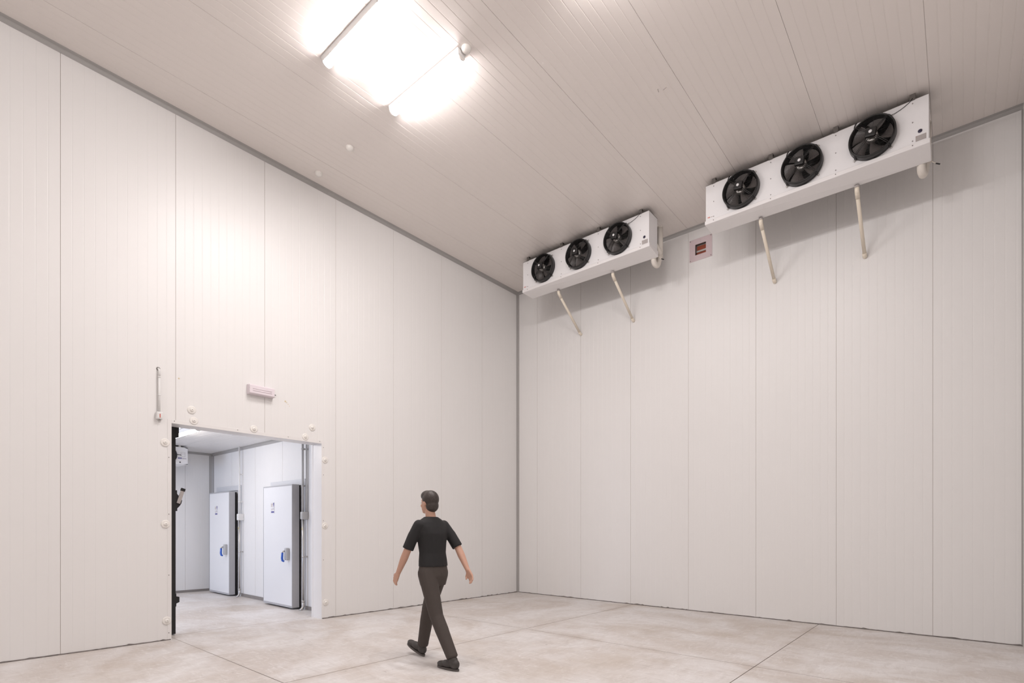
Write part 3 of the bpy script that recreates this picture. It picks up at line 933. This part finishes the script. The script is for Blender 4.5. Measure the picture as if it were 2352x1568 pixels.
# small cooling unit in the hall, mostly hidden by the door edge
t = thing('hall_cooler', 'small white cooling unit under the hall ceiling, half hidden by the doorway', 'cooler', (-4.30, -5.115, 2.632))
b = MB()   # local: built facing -y then turned to face +x
turn = Matrix.Rotation(radians(90), 4, 'Z')
b.m = turn
Lh, Hh = 1.30, .335
holed_front(b, [(-.66, 0, -.36, .165), (-1.30, -.66, -.96, .165)], 0, Hh, .155, 0)
for f in ([(0, 0, 0), (0, 0, Hh), (0, .55, Hh), (0, .55, 0)], [(-Lh, 0, 0), (-Lh, .55, 0), (-Lh, .55, Hh), (-Lh, 0, Hh)],
          [(-Lh, 0, Hh), (-Lh, .55, Hh), (0, .55, Hh), (0, 0, Hh)], [(-Lh, 0, 0), (0, 0, 0), (0, .55, 0), (-Lh, .55, 0)]):
    b.face(f)
b.build('casing', M_WHITE, t)
b = MB(); b.m = turn; b.box(-Lh + .02, -.02, .12, .5, .01, Hh - .01); b.build('coil', M_COIL, t)
b = MB(); b.m = turn; b.box(-Lh, 0, .002, .55, Hh, Hh + .005); b.build('top_sheet', M_DSTEEL, t)
for cx in (-.36, -.96):
    b = MB(); b.m = turn @ Matrix.Translation((cx, 0, .165))
    b.lathe([(.168, -.002), (.168, -.03), (.160, -.04), (.148, -.03), (.148, .03), (.156, .03), (.156, -.002)], 40, 'y', closed_prof=True)
    fn = b.build('fan', M_BLACK, t)
    for k in range(4):
        b = MB(); a = pi / 4 + k * pi / 2; b.m = turn @ Matrix.Translation((cx, 0, .165))
        b.tube([(.04 * cos(a), -.045, .04 * sin(a)), (.15 * cos(a), -.045, .15 * sin(a)), (.185 * cos(a), -.004, .185 * sin(a))], .005, 6); b.build('arm', M_WIRE, fn)
    for k in range(4):
        b = MB(); a0 = .2 + k * pi / 2; b.m = turn @ Matrix.Translation((cx, 0, .165))
        b.face([(.03 * cos(a0 - .5), -.01, .03 * sin(a0 - .5)), (.142 * cos(a0 - .38), -.02, .142 * sin(a0 - .38)), (.142 * cos(a0 + .38), .02, .142 * sin(a0 + .38)), (.03 * cos(a0 + .5), .01, .03 * sin(a0 + .5))])
        b.build('blade', M_GREYT, fn)
    b = MB(); b.m = turn @ Matrix.Translation((cx, 0, .165)); b.lathe([(0, -.05), (.04, -.05), (.045, -.03), (.045, .02), (0, .02)], 20, 'y'); b.build('motor', M_BLACK, fn)
b = MB(); b.m = turn    # small diagram of two boxes
for (xa, xb, za, zb) in ((-.122, -.045, .232, .236), (-.122, -.045, .203, .207), (-.110, -.045, .150, .154), (-.122, -.118, .190, .236), (-.049, -.045, .150, .236)):
    b.box(xa, xb, -.0025, -.0003, za, zb)
b.build('diagram', M_GREYT, t)
b = MB(); b.m = turn; b.tube([(-.19, -.012, .182), (-.15, -.010, .182), (-.125, -.008, .184), (-.118, -.006, .165)], .0055, 6); b.build('lead', M_BLACK, t)
b = MB(); b.m = turn
for x in (-.172, -.150, -.128): b.prism([(x, .104), (x + .017, .104), (x + .023, .130), (x + .006, .130)], -.0025, -.0003)
b.build('blue_lettering', M_INDIGO, t)
b = MB(); b.m = turn; b.box(-.104, -.025, -.0025, -.0003, .104, .124); b.build('grey_lettering', M_LILAC, t)
b = MB(); b.m = turn @ Matrix.Translation((-.135, 0, .037)); b.lathe([(.013, -.0003), (.013, -.003), (0, -.003)], 14, 'y'); b.build('plug_hole', M_BLACK, t)
b = MB(); b.m = turn; b.tube([(-.235, .05, .0), (-.235, .05, -.03)], .035, 16); b.ball((-.235, .05, -.03), (.035, .035, .022), 14); b.build('drain_cap', M_CAP, t)
for x in (-.14, -1.1):
    b = MB(); b.m = turn; b.box(x - .02, x + .02, .0, .05, Hh, HC - 2.632 - .0005); b.build('hanger', M_STEEL, t)

# marks on the ceiling and the wall beyond the right unit
b = MB(); b.tube([(0, 0, 0), (.012, -.045, 0)], .004, 5); b.tube([(.055, .01, 0), (.10, -.004, 0)], .003, 5)
tag(b.build('scuff', M_SCUFF, None, (4.70, -3.03, CE - .0005)), 'tiny dark scuff on the open ceiling', 'mark')

# ------------------------------------------------------------------ the person walking towards the left wall
def person():
    root = thing('person', 'person in a black short-sleeved top and dark trousers, striding towards the doorway wall', 'person', (3.24, -5.25, 0))
    def P(x, y, z): return Vector((x - 3.24, y + 5.25, z))
    aL, kL, hL = P(3.625, -5.335, .105), P(3.375, -5.335, .51), P(3.235, -5.335, .93)
    aR, kR, hR = P(2.955, -5.165, .10), P(3.055, -5.165, .525), P(3.225, -5.165, .93)
    sL, eL, wL = P(3.205, -5.430, 1.435), P(3.125, -5.505, 1.165), P(2.985, -5.510, .935)
    sR, eR, wR = P(3.205, -5.070, 1.435), P(3.345, -5.000, 1.185), P(3.485, -5.000, .965)
    head = P(3.165, -5.25, 1.660)
    # --- body
    b = MB()
    b.rings([(P(3.23, -5.25, .84), .085, .13), (P(3.23, -5.25, .95), .105, .150), (P(3.225, -5.25, 1.08), .088, .132), (P(3.215, -5.25, 1.22), .098, .148), (P(3.21, -5.25, 1.34), .100, .155), (P(3.205, -5.25, 1.41), .078, .145), (P(3.20, -5.25, 1.475), .05, .085)])
    b.cone(P(3.205, -5.25, 1.45), P(3.18, -5.25, 1.57), .058, .052)
    for s, e, wv, sg in ((sL, eL, wL, -1), (sR, eR, wR, 1)):
        b.cone(s + Vector((0, (-1 if s.y < 0 else 1) * -.02, -.02)), e, .040, .038); b.cone(e, e.lerp(wv, .35), .039, .040); b.cone(e.lerp(wv, .35), wv, .040, .026)
        dirn = (wv - e).normalized()
        pal = wv + dirn * .055
        fwd = Vector((-1, 0, 0)); acr = (fwd - dirn * fwd.dot(dirn)).normalized()      # across the palm, thumb side to the front
        nor = dirn.cross(acr).normalized()
        inn = Vector((0, -sg, 0)); 
        for k in range(4):
            q = acr * (.027 - .018 * k)
            b.cone(wv + q * .6 + dirn * .01, wv + q + dirn * .085, .015, .0125, 10)
            ln = (.040, .045, .042, .034)[k]
            p1 = wv + q + dirn * (.085 + .0)
            p2 = p1 + (dirn + inn * .18).normalized() * ln
            p3 = p2 + (dirn + inn * .75 - acr * .1).normalized() * ln * .85
            b.cone(p1, p2, .0095, .0088, 8); b.cone(p2, p3, .0088, .0074, 8)
        t0 = wv + acr * .022 + dirn * .03
        t1 = t0 + (acr * .75 + dirn * .75 + inn * .25).normalized() * .042
        t2 = t1 + (dirn + acr * .15 + inn * .3).normalized() * .032
        b.cone(t0, t1, .013, .0105, 8); b.cone(t1, t2, .0105, .008, 8)
    for h, k, a in ((hL, kL, aL), (hR, kR, aR)):
        b.cone(h, k, .078, .052); b.cone(k, k.lerp(a, .3), .050, .054); b.cone(k.lerp(a, .3), a, .054, .036)
    # head: skull, jaw, nose, ears, brow (faces -x)
    b.ball(head + Vector((.008, 0, .022)), (.096, .075, .098), 24)
    b.ball(head + Vector((-.030, 0, -.045)), (.064, .057, .072), 20)
    b.ball(head + Vector((-.066, 0, -.088)), (.026, .030, .022), 14)
    b.cone(head + Vector((-.086, 0, .006)), head + Vector((-.108, 0, -.034)), .009, .014, 10)
    b.ball(head + Vector((-.078, 0, .026)), (.016, .045, .012), 12)
    b.ball(head + Vector((-.088, 0, -.066)), (.010, .022, .006), 10)
    b.ball(head + Vector((-.088, 0, -.078)), (.009, .019, .006), 10)
    for s in (-1, 1):
        b.ball(head + Vector((.012, s * .076, -.010)), (.018, .008, .030), 12)
        b.ball(head + Vector((-.060, s * .040, -.028)), (.022, .020, .020), 10)
    body = remesh(b.build('body', M_SKIN, root), .0065, 4)
    for s in (-1, 1):
        b = MB(); b.ball(head + Vector((-.080, s * .031, .004)), (.011, .013, .009), 12); b.build('eye', M_EYE, body)
        b = MB(); b.ball(head + Vector((-.0895, s * .031, .004)), (.0025, .005, .005), 8); b.build('iris', M_BLACK, body)
    # --- hair
    b = MB()
    b.ball(head + Vector((.024, 0, .040)), (.096, .084, .094), 24); b.ball(head + Vector((-.02, 0, .075)), (.078, .072, .060), 18)
    b.ball(head + Vector((.050, 0, -.028)), (.066, .070, .072), 18)
    remesh(b.build('hair', M_HAIR, root), .006, 5)
    # --- top, sleeves to the elbow
    b = MB()
    b.rings([(P(3.232, -5.25, 1.00), .122, .170), (P(3.228, -5.25, 1.06), .120, .165), (P(3.222, -5.25, 1.14), .112, .155), (P(3.215, -5.25, 1.24), .118, .168), (P(3.21, -5.25, 1.34), .124, .186), (P(3.205, -5.25, 1.41), .106, .196), (P(3.203, -5.25, 1.455), .088, .182), (P(3.20, -5.25, 1.49), .070, .125), (P(3.196, -5.25, 1.515), .064, .074)])
    for s, e in ((sL, eL), (sR, eR)):
        b.cone(s + Vector((0, (-1 if s.y < 0 else 1) * -.012, -.012)), s.lerp(e, .5), .060, .058); b.tube([s.lerp(e, .4), s.lerp(e, .95)], [.058, .058], 16)
    remesh(b.build('short_sleeved_top', M_SHIRT, root), .008, 6)
    # --- trousers
    b = MB()
    b.rings([(P(3.23, -5.25, .80), .10, .150), (P(3.23, -5.25, .90), .125, .175), (P(3.23, -5.25, .98), .118, .168), (P(3.23, -5.25, 1.035), .108, .158)])
    for h, k, a in ((hL, kL, aL), (hR, kR, aR)):
        b.cone(h, k, .098, .072); b.cone(k, k.lerp(a, .35), .070, .070)
        b.tube([k.lerp(a, .25), k.lerp(a, .96)], [.070, .058], 18)
        b.ball(k.lerp(a, .90), (.066, .062, .03), 14)
    remesh(b.build('trousers', M_TROU, root), .008, 5)
    # --- shoes: rear one flat, front one landing on its heel
    for a, pitch, heel in ((aL, 0., P(3.70, -5.335, 0)), (aR, radians(20), P(2.985, -5.165, 0))):
        M = Matrix.Translation(heel) @ Matrix.Rotation(pitch, 4, 'Y')
        b = MB(); b.m = M
        b.ball((-.055, 0, .062), (.058, .041, .055), 16)
        b.ball((-.075, 0, .10), (.050, .043, .045), 14)
        b.ball((-.15, 0, .050), (.085, .044, .042), 16)
        b.ball((-.225, 0, .040), (.072, .047, .032), 16)
        sh = remesh(b.build('shoe', M_SHOE, root), .006, 4)
        b = MB(); b.m = M
        n = 28; out = []
        for k in range(n):
            u = 2 * pi * k / n
            x = -.148 + .152 * cos(u); wd = .043 + .008 * max(0, -cos(u)) - .004 * max(0, cos(u))
            out.append((x, wd * sin(u)))
        b.prism(out, 0.001, .020, 'z'); b.build('sole', M_SOLE, sh)
    return root
person()

# ------------------------------------------------------------------ shear every mesh and empty in height to fit the tilted horizon line
for me in {o.data for o in COL.objects if o.type == 'MESH'}:
    for v in me.vertices:
        v.co.z += SHEAR_X * v.co.x + SHEAR_Y * v.co.y
    me.update()
for o in COL.objects:
    if o.type in ('MESH', 'EMPTY'):
        o.location.z += SHEAR_X * o.location.x + SHEAR_Y * o.location.y
